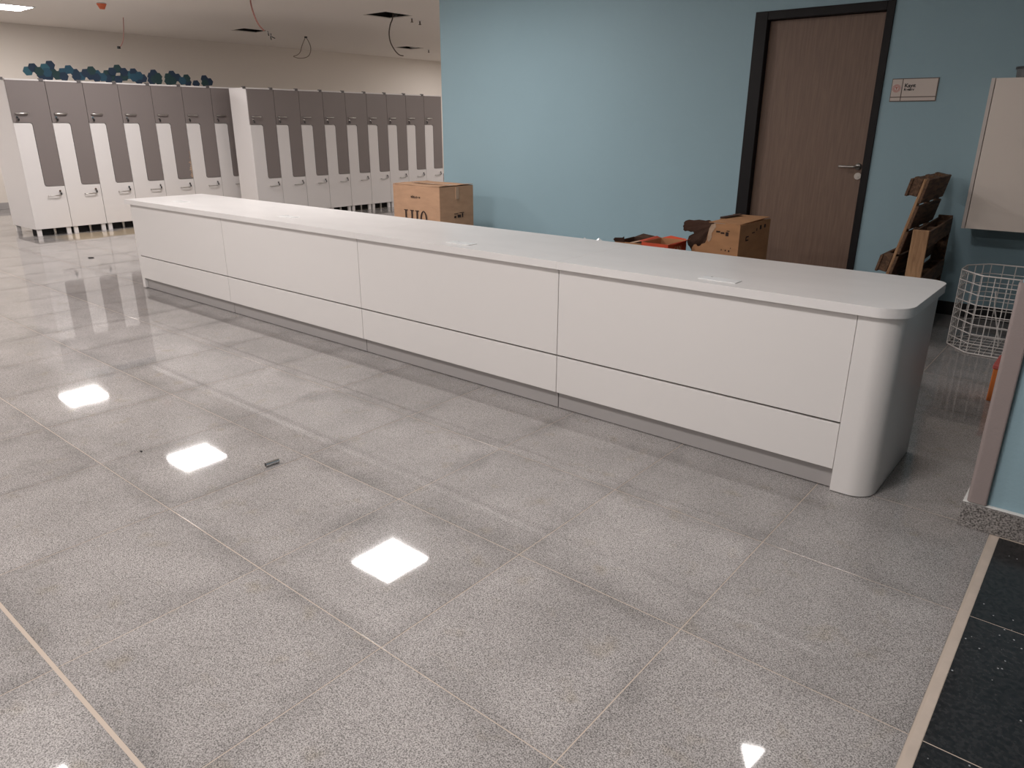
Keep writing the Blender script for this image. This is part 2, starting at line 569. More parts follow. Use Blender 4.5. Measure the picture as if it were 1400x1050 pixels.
def put_tile(c, name, m, k):
    x0, y0, x1, y1, dk = c
    gl, gr, gb, ga = joint_gap(c)
    w, h = round(x1 - x0 - gl - gr, 4), round(y1 - y0 - gb - ga, 4)
    key = (name, w, h)
    if key not in meshes:
        meshes[key] = tile_mesh(name, w, h, m)
    o = bpy.data.objects.new(name, meshes[key])
    COL.objects.link(o)
    o.parent = floor
    o.location = ((x0 + gl + x1 - gr) / 2, (y0 + gb + y1 - ga) / 2, random.uniform(-0.0003, 0.0003))


for k, c in enumerate(grey_cells):
    if k < 300 and seen_size(c) > 0:
        put_tile(c, 'tile', M['tile'], k)
    else:
        x0, y0, x1, y1, dk = c
        far.faces([(x0 + .0022, y0 + .0022, 0), (x1 - .0022, y0 + .0022, 0), (x1 - .0022, y1 - .0022, 0), (x0 + .0022, y1 - .0022, 0)], [(0, 1, 2, 3)])
fo = far.build('distant_tiles', M['tile_far'], floor)
fo['kind'] = 'stuff'
for k, c in enumerate(black_cells):
    put_tile(c, 'black_tile', M['black'], k)
tag(MB().box((3.006, Y0, -0.01), (3.0275, 2.985, 0.0004)).build('threshold_strip', M['strip'], floor), 'beige joint strip between the grey and the black tiles')

# ceiling with three square lamp cut-outs
HA, HB, HC = (-6.13, 7.89, -5.62, 8.42), (-9.40, 7.70, -8.97, 8.19), (-9.50, 11.45, -9.06, 11.95)
HD = (1.79, 4.19, 1.98, 4.45)
holes = [HA, HB, HC]


def plane_with_holes(xs, ys, z, holes):
    b = MB()
    xs = sorted(set(xs + [h[0] for h in holes] + [h[2] for h in holes]))
    ys = sorted(set(ys + [h[1] for h in holes] + [h[3] for h in holes]))
    for i in range(len(xs) - 1):
        for j in range(len(ys) - 1):
            cx, cy = (xs[i] + xs[i + 1]) / 2, (ys[j] + ys[j + 1]) / 2
            if any(h[0] < cx < h[2] and h[1] < cy < h[3] for h in holes):
                continue
            b.faces([(xs[i], ys[j], z), (xs[i], ys[j + 1], z), (xs[i + 1], ys[j + 1], z), (xs[i + 1], ys[j], z)], [(0, 1, 2, 3)])
    bmesh.ops.remove_doubles(b.bm, verts=b.bm.verts[:], dist=1e-5)
    return b


cb = plane_with_holes([XB - .2, XR + .2], [Y0 - .2, Y1 + .2], H, holes)
r = bmesh.ops.extrude_face_region(cb.bm, geom=cb.bm.faces[:])
bmesh.ops.translate(cb.bm, verts=[g for g in r['geom'] if isinstance(g, bmesh.types.BMVert)], vec=(0, 0, 0.013))
bmesh.ops.recalc_face_normals(cb.bm, faces=cb.bm.faces[:])
ceiling = tag(cb.build('ceiling', M['ceil']), 'cream plasterboard ceiling with square lamp cut-outs', kind='structure')
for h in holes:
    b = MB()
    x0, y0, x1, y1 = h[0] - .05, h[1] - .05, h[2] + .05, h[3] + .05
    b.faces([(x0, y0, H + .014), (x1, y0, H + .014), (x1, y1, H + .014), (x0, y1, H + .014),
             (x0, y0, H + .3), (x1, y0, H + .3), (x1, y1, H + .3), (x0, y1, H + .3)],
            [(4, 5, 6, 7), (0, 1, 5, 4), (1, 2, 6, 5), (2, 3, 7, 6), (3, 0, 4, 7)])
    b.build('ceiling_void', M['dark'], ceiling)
MB().box((HA[0] + .12, HA[3] - .03, H + .02), (HA[0] + .2, HA[3] - .005, H + .1)).build('metal_channel', M['steel'], ceiling)
MB().box((HC[0] + .1, HC[3] - .1, H + .02), (HC[0] + .35, HC[3] - .01, H + .05)).build('metal_channel', M['steel'], ceiling)
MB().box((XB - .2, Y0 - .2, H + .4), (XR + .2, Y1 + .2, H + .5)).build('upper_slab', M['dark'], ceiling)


def structure(name, b, m, label=None, smooth=False):
    return tag(b.build(name, m), label, kind='structure')


structure('wall_back', MB().box((XB - .2, Y0 - .2, 0), (XB, Y1 + .2, H)), M['cream'], 'cream wall behind the lockers')
structure('baseboard_back', MB().box((XB, Y0, 0), (XB + .018, Y1, .105), .003), M['plinth'], 'grey skirting at the foot of the cream wall')
structure('wall_far', MB().box((XB, Y1, 0), (XC + .3, Y1 + .2, H)), M['cream'])
structure('wall_left', MB().box((XB, Y0 - .2, 0), (XR, Y0, H)), M['cream'])
structure('wall_right', MB().box((XR, Y0, 0), (XR + .2, YW, H)), M['blue'])
# blue wall with a door opening
DX0, DX1, DZ = 0.450, 1.500, 2.225
bw = MB()
bw.box((XC, YW, 0), (DX0 + .02, YW + .25, H))
bw.box((DX1 - .02, YW, 0), (XR, YW + .25, H))
bw.box((DX0 + .02, YW, DZ - .02), (DX1 - .02, YW + .25, H))
structure('wall_blue', bw, M['blue'], 'blue painted wall behind the counter')
structure('wall_side', MB().box((XC, YW + .25, 0), (XC + .25, Y1, H)), M['cream'])
structure('wall_inner', MB().box((DX0 - .3, YW + .6, 0), (DX1 + .3, YW + .7, H)), M['dark'])
structure('baseboard_blue', MB().box((XC, YW - .014, 0), (DX0 - .002, YW, .10), .002), M['board'])
structure('baseboard_right', MB().box((DX1 + .002, YW - .014, 0), (XR, YW, .10), .002), M['board'], 'black skirting at the foot of the blue wall')

# end of the near blue wall at the right edge, with granite skirting and corner guard
structure('wall_stub', MB().box((2.918, 3.010, 0), (XR, 3.24, H), .004), M['blue'], 'end of the near blue wall at the right edge')
sk = MB().box((2.894, 2.990, 0), (XR, 3.009, .093), .0015).box((2.894, 3.009, 0), (2.9175, 3.24, .093), .0015)
structure('baseboard_stub', sk, M['skirt'], 'granite skirting at the foot of the near blue wall')
structure('trim_2', MB().box((2.897, 2.993, .0935), (XR, 3.0095, .100), .002).box((2.897, 3.0095, .0935), (2.9175, 3.24, .100), .002), M['caulk'], 'white caulk line on top of the granite skirting')
gp = [(2.9165, 3.066)] + [(2.908, 3.066)] + arc(2.920, 3.0, .012, PI, 1.5 * PI, 5) + [(2.966, 2.988), (2.969, 2.992), (2.969, 3.0085), (2.9165, 3.0085)]
structure('trim_1', MB().prism([(x, y, .101) for x, y in gp], (0, 0, .79), .0015), M['guard'], 'mauve grey vinyl corner guard on the wall edge')

# door
door = tag(empty('door_1', (DX0, YW, 0)), 'brown oak door in a black frame', kind='structure')
DW = DX1 - DX0
fb = MB()
for (x0, x1) in ((0, .10), (DW - .052, DW)):
    pass
fb.box((0.0, -.012, 0), (.104, .0, DZ), .003)
fb.box((DW - .056, -.012, 0), (DW, .0, DZ), .003)
fb.box((.104, -.012, DZ - .064), (DW - .056, .0, DZ), .003)
fb.box((.022, .0005, 0), (.104, .20, DZ - .022))
fb.box((DW - .056, .0005, 0), (DW - .022, .20, DZ - .022))
fb.box((.104, .0005, DZ - .064), (DW - .056, .20, DZ - .022))
fb.build('door_frame', M['frame'], door)
leaf = MB().box((.107, .050, .008), (DW - .059, .090, DZ - .067), .002).build('door_leaf', M['door'], door)
hb = MB()
hx, hz = DW - .100, 1.056
hb.cyl((hx, .050, hz), (hx, .042, hz), .026, 20)
hb.cyl((hx, .043, hz), (hx, .0, hz), .009, 12)
hb.tube([(hx + .004, -.004, hz), (hx - .04, -.005, hz), (hx - .10, -.006, hz), (hx - .135, -.006, hz)], .0095, 10)
hb.build('door_handle', M['steel'], leaf, True)
MB().cyl((hx + .006, .050, hz - .072), (hx + .006, .042, hz - .072), .026, 20).cyl((hx + .006, .042, hz - .072), (hx + .006, .036, hz - .072), .010, 12).build('lock_rosette', M['steel'], leaf)

# ================================================================== LIGHTS OF THE ROOM


def panel_light(x, y, label, s=0.555, group=None):
    t = tag(empty('ceiling_light', (x, y, H)), label, 'ceiling light', group)
    b = MB()
    w = s / 2
    b.box((-w - .02, -w - .02, -.010), (w + .02, -w, .0), .001).box((-w - .02, w, -.010), (w + .02, w + .02, .0), .001)
    b.box((-w - .02, -w, -.010), (-w, w, .0), .001).box((w, -w, -.010), (w + .02, w, .0), .001)
    b.build('frame', M['bezel'], t)
    MB().faces([(-w, -w, -.004), (-w, w, -.004), (w, w, -.004), (w, -w, -.004)], [(0, 1, 2, 3)]).build('diffuser', M['panel'], t)
    return t


panel_light(-9.365, 4.29, 'square lit ceiling panel in the top left corner, above the cream wall')
panel_light(-5.765, 4.30, 'square ceiling panel mirrored on the floor, second from the left')
panel_light(-1.93, 4.33, 'square ceiling panel above the counter, mirrored brightest on the near floor')
for (x, y, lb) in ((-9.365, 0.95, 'lit square ceiling panel before the cream wall, left of the frame'),
                   (-5.765, 0.95, 'lit square ceiling panel left of the frame, over the open floor'),
                   (-1.47, 0.90, 'square ceiling panel whose mirrored edge glows at the lower left floor'),
                   (1.90, 0.95, 'lit square ceiling panel just left above the camera'),
                   (-5.765, -2.4, 'lit square ceiling panel far behind the camera on its left'),
                   (-1.93, -2.4, 'lit square ceiling panel behind the camera, middle of its row'),
                   (1.90, -2.4, 'lit square ceiling panel straight behind the camera'),
                   (-4.2, 11.0, 'lit square ceiling panel hidden round the corner of the blue wall'),
                   (-4.6, 14.8, 'lit square ceiling panel deepest in the locker room'),
                   (-9.2, 14.3, 'added unseen ceiling panel brightening the far end of the cream wall')):  # last panel is added out of view to brighten the back wall and ceiling
    panel_light(x, y, lb)
t = tag(empty('ceiling_light', (1.9, 4.32, H)), 'small lit lamp corner mirrored at the lower right of the floor', 'ceiling light')
pts = [(-.090, .055), (.058, .115), (.030, -.13)]
MB().prism([(x * 1.12, y * 1.12, -.012) for x, y in pts], (0, 0, .012)).build('frame', M['bezel'], t)
MB().faces([(x, y, -.014) for x, y in pts], [(0, 1, 2)]).build('diffuser', M['panel'], t)

# ================================================================== THE COUNTER
FY, BY = 2.965, 3.56
ends = [-3.40, -1.945, -0.398, 1.102, 2.605]
unit_labels = ['white counter unit at the far left end of the long counter',
               'white counter unit second from the left, in front of the lockers',
               'white counter unit third from the left, in front of the cardboard box with large letters',
               'white counter unit at the right end, with a rounded corner column']
for k in range(4):
    x0, x1 = ends[k] + .002, ends[k + 1] - .002
    u = tag(empty('counter_unit', (x0, FY, 0)), unit_labels[k], 'counter')
    w = x1 - x0
    pl, pr = 0.0, w
    if k == 0:
        pl = .05
        e = MB().box((0, .003, .006), (.046, BY - FY, .712), .0015)
        e.build('end_panel', M['lam'], u)
    if k == 3:
        pr = 2.452 - x0
        R = .088
        pts = [(pr + .003, BY - FY), (pr + .003, -.004), (w - R, -.004)] + arc(w - R, R - .004, R, -PI / 2, 0, 14)[1:] + [(w, BY - FY)]
        o = MB().prism([(x, y, .004) for x, y in pts], (0, 0, .7132)).build('corner_column', M['lam'], u)
        smooth_by_angle(o, .3)
    MB().box((pl, .0, .290), (pr, .018, .7172), .0012).build('upper_panel', M['lam'], u)
    MB().box((pl, .0, .092), (pr, .018, .281), .0012).build('lower_panel', M['lam'], u)
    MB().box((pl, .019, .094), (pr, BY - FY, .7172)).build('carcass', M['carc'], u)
    MB().box((pl if k == 0 else .0005, .023, .004), (pr - (.0005 if k < 3 else 0), .041, .090), .001).build('plinth', M['plinth'], u)

wt = tag(empty('worktop', (0, 0, .718)), 'long white worktop lying over the four counter units', 'worktop')
WX0, WX1, WY0, WY1, TH = -3.44, 2.620, 2.943, 3.640, .0375
cuts = [WX0, -1.945, -0.398, 1.102, WX1]
for k in range(4):
    a, b = cuts[k] + (.0001 if k else 0), cuts[k + 1] - (.0001 if k < 3 else 0)
    if k < 3:
        pts = [(a, WY0), (b, WY0), (b, WY1), (a, WY1)]
    else:
        R = .115
        pts = [(a, WY0)] + arc(b - R, WY0 + R, R, -PI / 2, 0, 16) + arc(b - .075, WY1 - .075, .075, 0, PI / 2, 14) + [(a, WY1)]
    o = MB().prism([(x, y, 0) for x, y in pts], (0, 0, TH), .0008).build('worktop_section', M['top'], wt)
    smooth_by_angle(o, .3)
for (x0, y0, s) in ((-2.96, 3.12, 1), (-1.42, 3.10, 1), (0.30, 3.02, 1), (1.795, 3.005, 1)):
    p = MB().box((x0, y0, TH + .0002), (x0 + .165, y0 + .068, TH + .0030), .001).build('socket_cover', M['plate'], wt)
    MB().box((x0 + .030, y0 + .060, TH + .0031), (x0 + .040, y0 + .065, TH + .0034)).build('latch', M['rub'], p)

# ================================================================== LOCKERS


def locker_outline(kind, w, zt, zb, ys, zn, zl, R=.028, g=.0032):
    """y,z outline of the upper (grey) or lower (white) door of a Z locker"""
    if kind == 'upper':
        return ([(g, zt), (w - g, zt), (w - g, zl + g)] + [(ys + g + R - R * math.sin(t), zl + g + R - R * math.cos(t)) for t in [PI / 2 * i / 6 for i in range(7)]] +
                [(ys + g - R + R * math.cos(t) - 0.0, zn + g - R + R * math.sin(t)) for t in [PI / 2 * i / 6 for i in range(7)]] + [(g, zn + g)])
    return ([(g, zn - g), ] + [(ys - g - R + R * math.sin(t), zn - g - R + R * math.cos(t)) for t in [PI / 2 * i / 6 for i in range(7)]] +
            [(ys - g + R - R * math.cos(t), zl - g + R - R * math.sin(t)) for t in [PI / 2 * i / 6 for i in range(7)]] + [(w - g, zl - g), (w - g, zb), (g, zb)])


def make_locker(w, DEP=.80):
    t = empty('locker')
    ZT, ZB, YS, ZN, ZL = 1.838, .092, w * .475, 1.358, .606
    MB().box((-DEP, .001, .088), (-.020, w - .001, 1.838), .001).build('body', M['lw'], t)
    MB().box((-DEP, .001, 1.8385), (.002, w - .001, 1.855), .001).build('top_panel', M['lw'], t)
    up = MB().prism([(-.019, y, z) for y, z in locker_outline('upper', w, ZT, ZB, YS, ZN, ZL)], (.019, 0, 0)).build('upper_door', M['lg'], t)
    lo = MB().prism([(-.019, y, z) for y, z in locker_outline('lower', w, ZT, ZB, YS, ZN, ZL)], (.019, 0, 0)).build('lower_door', M['lw'], t)
    # handles
    MB().tube([(.0, .045, 1.466), (.020, .047, 1.466), (.026, .060, 1.466), (.026, .160, 1.466), (.020, .173, 1.466), (.0, .175, 1.466)], .0085, 8).build('handle', M['steel'], up, True)
    MB().cyl((.0, .052, 1.424), (.012, .052, 1.424), .013, 14).build('lock', M['chrome'], up)
    MB().box((.0125, .049, 1.408), (.020, .056, 1.426)).cyl((.017, .056, 1.395), (.024, .062, 1.395), .016, 12).build('key', M['rub'], up)
    MB().tube([(.0, .222, .492), (.024, .222, .492), (.028, .230, .492), (.028, .345, .492), (.024, .352, .492), (.0, .352, .492)], .006, 8).build('handle', M['steel'], lo, True)
    MB().cyl((.0, .362, .545), (.012, .362, .545), .013, 14).build('lock', M['chrome'], lo)
    MB().box((.0125, .358, .525), (.020, .366, .548)).cyl((.017, .364, .512), (.024, .372, .512), .016, 12).build('key', M['rub'], lo)
    for (x, y) in ((-.045, .018), (-.045, w - .068), (-DEP + .02, .018), (-DEP + .02, w - .068)):
        MB().box((x, y, .0), (x + .03, y + .05, .0875), .001).build('leg', M['lw'], t)
    MB().cyl((-.07, w * .55, .0), (-.07, w * .55, .087), .018, 10).build('levelling_foot', M['steel'], t)
    MB().box((.0025, -.062, 1.836), (.009, -.014, 1.868), .001).box((-.03, -.062, 1.8555), (.0025, -.014, 1.868), .001).build('clip', M['clip'], t)
    MB().box((-.135, .001, .001), (-.120, w - .001, .0875)).build('under_shade_board', M['dark'], t)  # dark board added to give the shade under the locker
    return t


LW = .4307
ords = ['leftmost', 'second from the left', 'third from the left', 'fourth from the left', 'fifth from the left', 'sixth from the left', 'seventh from the left', 'eighth from the left', 'ninth from the left']
src = make_locker(LW)
for k in range(7):
    o = src if k == 0 else copy_tree(src)
    o.location = (-7.41, 3.493 + k * LW, 0)
    tag(o, ('white and grey two-door locker, %s in the near left bank' % ords[k]) if k < 6 else 'white and grey two-door locker at the right end of the left bank, half hidden', 'locker', 'lockers in the left bank')
lk5 = [o for o in bpy.data.objects if o.get('label', '').startswith('white and grey two-door locker, fifth from the left in the near')][0]
lk5['label'] = 'white and grey locker, fifth in the near left bank, with a scuffed grey door edge'
ud = [c for c in lk5.children if c.name.startswith('upper_door')][0]
sb = MB()
zz = .62
while zz < .98:
    dz = random.uniform(.012, .03)
    dy = random.uniform(.010, .045) * (1.0 if zz < .82 else .35)
    sb.prism([(.0004, LW - .0045, zz), (.0004, LW - .0045, zz + dz), (.0004, LW - .0045 - dy * .5, zz + dz * .9), (.0004, LW - .0045 - dy, zz + dz * .4)], (.0008, 0, 0))
    zz += dz * random.uniform(.8, 1.3)
sc_ = sb.build('scuff', M['cardtorn'], ud)
sc_['label'] = 'pale scuffed chipboard along the door edge'
src2 = make_locker(LW, .46)
for k in range(9):
    o = src2 if k == 0 else copy_tree(src2)
    o.scale = (.9877, .9877, .9877)
    o.location = (-6.72, 6.230 + k * LW * .9877, 0)
    tag(o, ('white and grey two-door locker, %s in the right bank' % ords[k]) if k < 8 else 'white and grey two-door locker touching the blue wall corner, last of the right bank', 'locker', 'lockers in the right bank')

# hexagon clusters of felt tiles lying on the left locker bank (measured as y, z on the plane x = -7.62)


def hexes(label, cells_, depth=.012):
    y0 = sum(c[0] for c in cells_) / len(cells_)
    t = tag(empty('hexagon_cluster', (-7.60, y0, 1.8555)), label, 'wall decoration', 'hexagon clusters on the lockers')
    for (y, z, c) in cells_:
        r = .057
        rot = .10
        pts = [(random.uniform(-.004, .004), y - y0 + r * math.cos(rot + PI / 3 * i), z - 1.8555 + r * math.sin(rot + PI / 3 * i)) for i in range(6)]
        xs = random.uniform(-.004, .004)
        pts = [(xs, p[1], max(p[2], .0005)) for p in pts]
        MB().prism(pts, (-depth, 0, 0)).build('hexagon', M['hex%d' % c], t)
    return t


def pxyz(u, v, x=-7.60):
    d = _f * FPX + RT * (u - 700) + DN * (v - 525)
    s = (x - CAM.x) / d.x
    return CAM.y + s * d.y, CAM.z + s * d.z


def hx_(lst):
    return [pxyz(u, v) + (c,) for u, v, c in lst]


hexes('longest chain of blue felt hexagons lying on the left lockers', hx_([
    (38.5, 97, 4), (45.2, 92.6, 2), (53.5, 97.5, 3), (57.5, 103, 2), (61.5, 93, 4), (68.7, 89, 2), (64.5, 99, 1), (71.5, 98, 3), (78.5, 103, 3), (67, 104.5, 2),
    (86.5, 99, 1), (94.5, 95, 1), (87.5, 104.5, 2), (103.5, 100, 2), (105, 105, 2), (111.5, 104, 1), (117.5, 100, 2), (125, 96.5, 3), (124, 103.5, 2), (133, 101.5, 1), (132, 106, 2), (140.5, 105.5, 1),
    (147, 101.5, 3), (148, 107.5, 2), (153.5, 98, 2), (161, 94, 3), (169.5, 98.5, 2), (153.5, 105.5, 3), (170, 105, 3), (162, 109, 2), (176.5, 102.5, 4), (183, 99, 2), (183.5, 106, 1), (190.5, 103.5, 1), (196.0, 107, 2), (190, 110, 2)]))
hexes('compact cluster of navy and green felt hexagons beside the chain', hx_([(207.5, 104.5, 2), (210.5, 100.5, 2), (216.5, 105, 3), (211, 108.5, 3), (207.5, 110, 2), (217, 110, 3)]))
hexes('felt hexagon cluster over the sixth locker', hx_([(230.5, 105.5, 3), (235.5, 102, 2), (243, 106, 2), (236.5, 110.5, 3), (249.5, 110.5, 1), (255.5, 107, 3), (257, 112.5, 2), (230.5, 111, 3)]))
hexes('single dark felt hexagon between two clusters', hx_([(268.5, 115, 2)]))
hexes('rightmost pair of felt hexagons on the left lockers', hx_([(280, 108, 2), (286.5, 112, 2), (280.5, 114, 3)]))

# ================================================================== BOXES BEHIND THE COUNTER


def serif_letters(parent, x, z, h, y, m, name):
    """block serif letters I, H, O drawn in the plane y, facing -Y"""
    th = .0015
    s = h * .12
    b = MB()

    def bar(x0, x1, z0, z1):
        b.box((x + x0, y, z + z0), (x + x1, y - th, z + z1))

    def stem(cx):
        bar(cx - s / 2, cx + s / 2, 0, h)
        bar(cx - s * 1.25, cx + s * 1.25, h - .008, h)
        bar(cx - s * 1.25, cx + s * 1.25, 0, .008)
    stem(.03)
    stem(.125); stem(.205)
    bar(.125, .205, h * .48, h * .53)
    cx, cz, n = .305, h / 2, 28
    vo, vi = [], []
    V, Q = [], []
    for i in range(n):
        a = 2 * PI * i / n
        V.append((x + cx + .055 * math.cos(a), y - th, z + cz + (h / 2 + .003) * math.sin(a)))
        V.append((x + cx + (.055 - s) * math.cos(a), y - th, z + cz + (h / 2 - .008) * math.sin(a)))
    for i in range(n):
        j = (i + 1) % n
        Q.append((2 * i, 2 * j, 2 * j + 1, 2 * i + 1))
    b.faces(V, Q)
    bmesh.ops.recalc_face_normals(b.bm, faces=b.bm.faces[:])
    return b.build(name, m, parent)


def carton(name, loc, rz, w, d, h, m, label, sag=.012, group=None):
    """closed carton: body with slightly bulged faces, two top flaps meeting at a seam"""
    t = tag(empty(name, loc, rz), label, 'cardboard box', group)
    bm = bmesh.new()
    n = 6
    # body as side walls with subdivided, bulged faces
    ring = []
    per = [(i / n, 0) for i in range(n)] + [(1, i / n) for i in range(n)] + [(1 - i / n, 1) for i in range(n)] + [(0, 1 - i / n) for i in range(n)]
    rows = 5
    grid = []
    for k in range(rows + 1):
        zz = h * k / rows
        row = []
        for (a, b) in per:
            bul = math.sin(PI * k / rows) * .006
            ox = (-bul if a == 0 else bul if a == 1 else 0) * math.sin(PI * b)
            oy = (-bul if b == 0 else bul if b == 1 else 0) * math.sin(PI * a)
            row.append(bm.verts.new((a * w + ox, b * d + oy, zz)))
        grid.append(row)
    N = len(per)
    for k in range(rows):
        for i in range(N):
            bm.faces.new((grid[k][i], grid[k][(i + 1) % N], grid[k + 1][(i + 1) % N], grid[k + 1][i]))
    bm.faces.new(grid[0][::-1])
    me = MB()
    me._add(bm)
    body = me.build('body', m, t)
    for s in (0, 1):
        b = MB()
        y0, y1 = (0.0, d / 2 - .002) if s == 0 else (d / 2 + .002, d)
        V, Q = [], []
        for i in range(7):
            for j in range(4):
                a, c = i / 6, j / 3
                yy = y0 + (y1 - y0) * c
                e = abs(yy / d - .5) * 2
                V.append((a * w, yy, h + .002 - sag * (1 - e) * math.sin(PI * a) * .9 + random.uniform(-.002, .002) + (.006 if i in (0, 6) else 0)))
        for i in range(6):
            for j in range(3):
                Q.append((i * 4 + j, (i + 1) * 4 + j, (i + 1) * 4 + j + 1, i * 4 + j + 1))
        b.faces(V, Q)
        o = b.build('flap', m, t)
        md = o.modifiers.new('thickness', 'SOLIDIFY')
        md.thickness = .004
        md.offset = 1
    return t


b1 = carton('cardboard_box', (-3.045, 5.60, 0), -.01, .712, .50, .752, M['card'], 'large taped cardboard box with dark letters behind the counter')
serif_letters(b1, .17, .30, .20, -.008, M['ink'], 'lettering')
mk = MB()
for i in range(7):
    mk.box((.285 + i * .021, -.0065, .628 + random.uniform(-.004, .004)), (.285 + i * .021 + random.uniform(.006, .014), -.008, .645 + random.uniform(-.004, .005)))
mk.build('small_print', M['ink'], b1)
mk = MB()
for (y, z, a, c) in ((.20, .43, .03, .02), (.25, .43, .05, .03), (.315, .43, .02, .04), (.20, .47, .06, .006), (.28, .475, .07, .006)):
    mk.box((.7185, y, z), (.720, y + a, z + c))
mk.build('handling_symbols', M['ink'], b1)
tp = MB().box((.000, .225, .7585), (.70, .275, .760)).box((.713, .23, .62), (.7195, .275, .745))
tp.build('tape', M['tape'], b1)

# torn carton in front of the door
bx, by, bw_, bd, bh = .690, 5.20, .356, .56, .700
b2 = tag(empty('cardboard_box', (bx, by, 0)), 'torn brown cardboard box with a ragged open corner before the door', 'cardboard box')
th = .005
torn = [(.0, .505), (.014, .53), (.030, .535), (.045, .520), (.062, .524), (.075, .541), (.100, .550), (.112, .575), (.117, .62), (.125, .66), (.140, .685), (.165, .698)]
front = [(0, 0), (bw_, 0), (bw_, bh)] + [(x, z) for x, z in torn[::-1]]
MB().prism([(x, 0, z) for x, z in front], (0, th, 0)).build('front_side', M['card2'], b2)
MB().box((bw_ - th, th, 0), (bw_, bd, bh - .004), .001).build('right_side', M['card2'], b2)
MB().box((0, bd - th, 0), (bw_ - th, bd, bh - .012)).build('back_side', M['card2'], b2)
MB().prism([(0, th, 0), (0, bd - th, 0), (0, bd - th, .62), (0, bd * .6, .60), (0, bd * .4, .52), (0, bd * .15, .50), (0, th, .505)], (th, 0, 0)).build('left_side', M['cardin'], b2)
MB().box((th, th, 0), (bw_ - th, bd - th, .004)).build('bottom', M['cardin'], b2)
# top flap, ragged on the left, bulging up slightly towards the back
b = MB()
b.prism([(.118, .0, bh + .0005), (bw_, .0, bh + .0005), (bw_ - .002, bd * .5, bh + .004), (bw_ - .01, bd, bh + .005), (.06, bd, bh + .004), (.10, bd * .72, bh + .003), (.085, bd * .5, bh + .003), (.12, bd * .3, bh + .002)], (0, 0, .004))
b.build('top_flap', M['card2'], b2)
b = MB().prism([(.117, -.002, .575), (.128, -.002, .562), (.140, -.002, .572), (.150, -.002, .600), (.146, -.002, .625), (.160, -.002, .648), (.176, -.002, .672), (.170, -.002, .694), (.140, -.002, .689), (.124, -.002, .655), (.120, -.002, .615)], (0, .0015, 0))
b.build('torn_ply', M['cardtorn'], b2)
# the flap folded out to the left, seen from its dark inner side
b = MB()
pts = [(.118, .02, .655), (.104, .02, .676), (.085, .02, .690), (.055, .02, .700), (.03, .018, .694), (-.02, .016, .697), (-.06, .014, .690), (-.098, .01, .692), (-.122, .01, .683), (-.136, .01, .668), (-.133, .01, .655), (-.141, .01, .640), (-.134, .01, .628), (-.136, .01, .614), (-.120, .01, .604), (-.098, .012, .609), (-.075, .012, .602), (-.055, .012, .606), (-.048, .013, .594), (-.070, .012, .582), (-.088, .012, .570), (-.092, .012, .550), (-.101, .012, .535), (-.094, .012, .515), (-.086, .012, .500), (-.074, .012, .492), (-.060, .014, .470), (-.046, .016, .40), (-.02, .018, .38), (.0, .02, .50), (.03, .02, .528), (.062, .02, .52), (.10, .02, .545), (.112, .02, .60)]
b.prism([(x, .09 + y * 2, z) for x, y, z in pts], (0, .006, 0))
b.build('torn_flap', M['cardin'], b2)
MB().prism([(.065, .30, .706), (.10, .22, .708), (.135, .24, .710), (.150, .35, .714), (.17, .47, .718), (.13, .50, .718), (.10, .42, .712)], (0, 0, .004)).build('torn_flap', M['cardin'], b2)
mk = MB()
for (x, z, a, c) in ((.215, .628, .028, .012), (.180, .635, .03, .012), (.252, .615, .022, .028), (.258, .648, .022, .006), (.228, .510, .006, .010), (.258, .508, .008, .010), (.283, .505, .010, .012), (.296, .53, .006, .006)):
    mk.box((x, -.0012, z), (x + a, -.0002, z + c))
mk.build('printed_symbols', M['ink'], b2)
mk = MB()
for (y, z, a, c) in ((.115, .600, .05, .008), (.115, .575, .05, .008), (.115, .575, .012, .033), (.22, .62, .05, .006), (.30, .63, .012, .02), (.36, .635, .03, .03), (.44, .64, .03, .025)):
    mk.box((bw_ + .0003, y, z), (bw_ + .0015, y + a, z + c))
mk.build('side_print', M['ink'], b2)

# red open carton and a brown open carton left of it


def open_carton(label, loc, rz, w, d, h, mo, mi, flaps, cat='cardboard box'):
    t = tag(empty('open_carton', loc, rz), label, cat)
    MB().box((0, 0, 0), (w, .004, h)).build('front_side', mo, t)
    MB().box((0, d - .004, 0), (w, d, h)).build('back_side', mi, t)
    MB().box((0, .004, 0), (.004, d - .004, h)).build('left_side', mi, t)
    MB().box((w - .004, .004, 0), (w, d - .004, h)).build('right_side', mo, t)
    MB().box((.004, .004, 0), (w - .004, d - .004, .004)).build('bottom', mi, t)
    for (p, v, m) in flaps:
        MB().prism(p, v).build('flap', m, t)
    return t


RW, RD, RH = .215, .30, .548
rc = open_carton('red printed carton with open top beside the torn box', (.408, 4.95, 0), .02, RW, RD, RH, M['red'], M['card2'],
                 [([(RW + .001, .0, RH - .004), (RW + .001, RD, RH - .004), (RW + .03, RD + .0, RH + .014), (RW + .03, .14, RH + .006), (RW + .02, .05, RH - .0)], (.003, 0, .001), M['red']),
                  ([(.0, RD + .001, RH - .003), (RW, RD + .001, RH - .003), (RW * .9, RD + .03, RH + .004), (RW * .3, RD + .035, RH + .016)], (0, .003, 0), M['red']),
                  ([(-.001, .01, RH), (-.001, RD, RH), (-.02, RD - .02, RH + .012), (-.035, .03, RH + .004)], (-.003, 0, .001), M['red'])])
MB().box((.03, -.0012, RH - .032), (.135, -.0002, RH - .027)).box((.175, -.0012, RH - .05), (.192, -.0002, RH - .035)).box((.175, -.0012, RH - .032), (.190, -.0002, RH - .022)).build('pale_print', M['redp'], rc)
text_obj('lettering', 'CAN', .05, M['redp'], rc, (RW + .0008, .10, RH - .062), (PI / 2, 0, PI / 2), .001, 1.1)
BW, BD, BH = .22, .30, .528
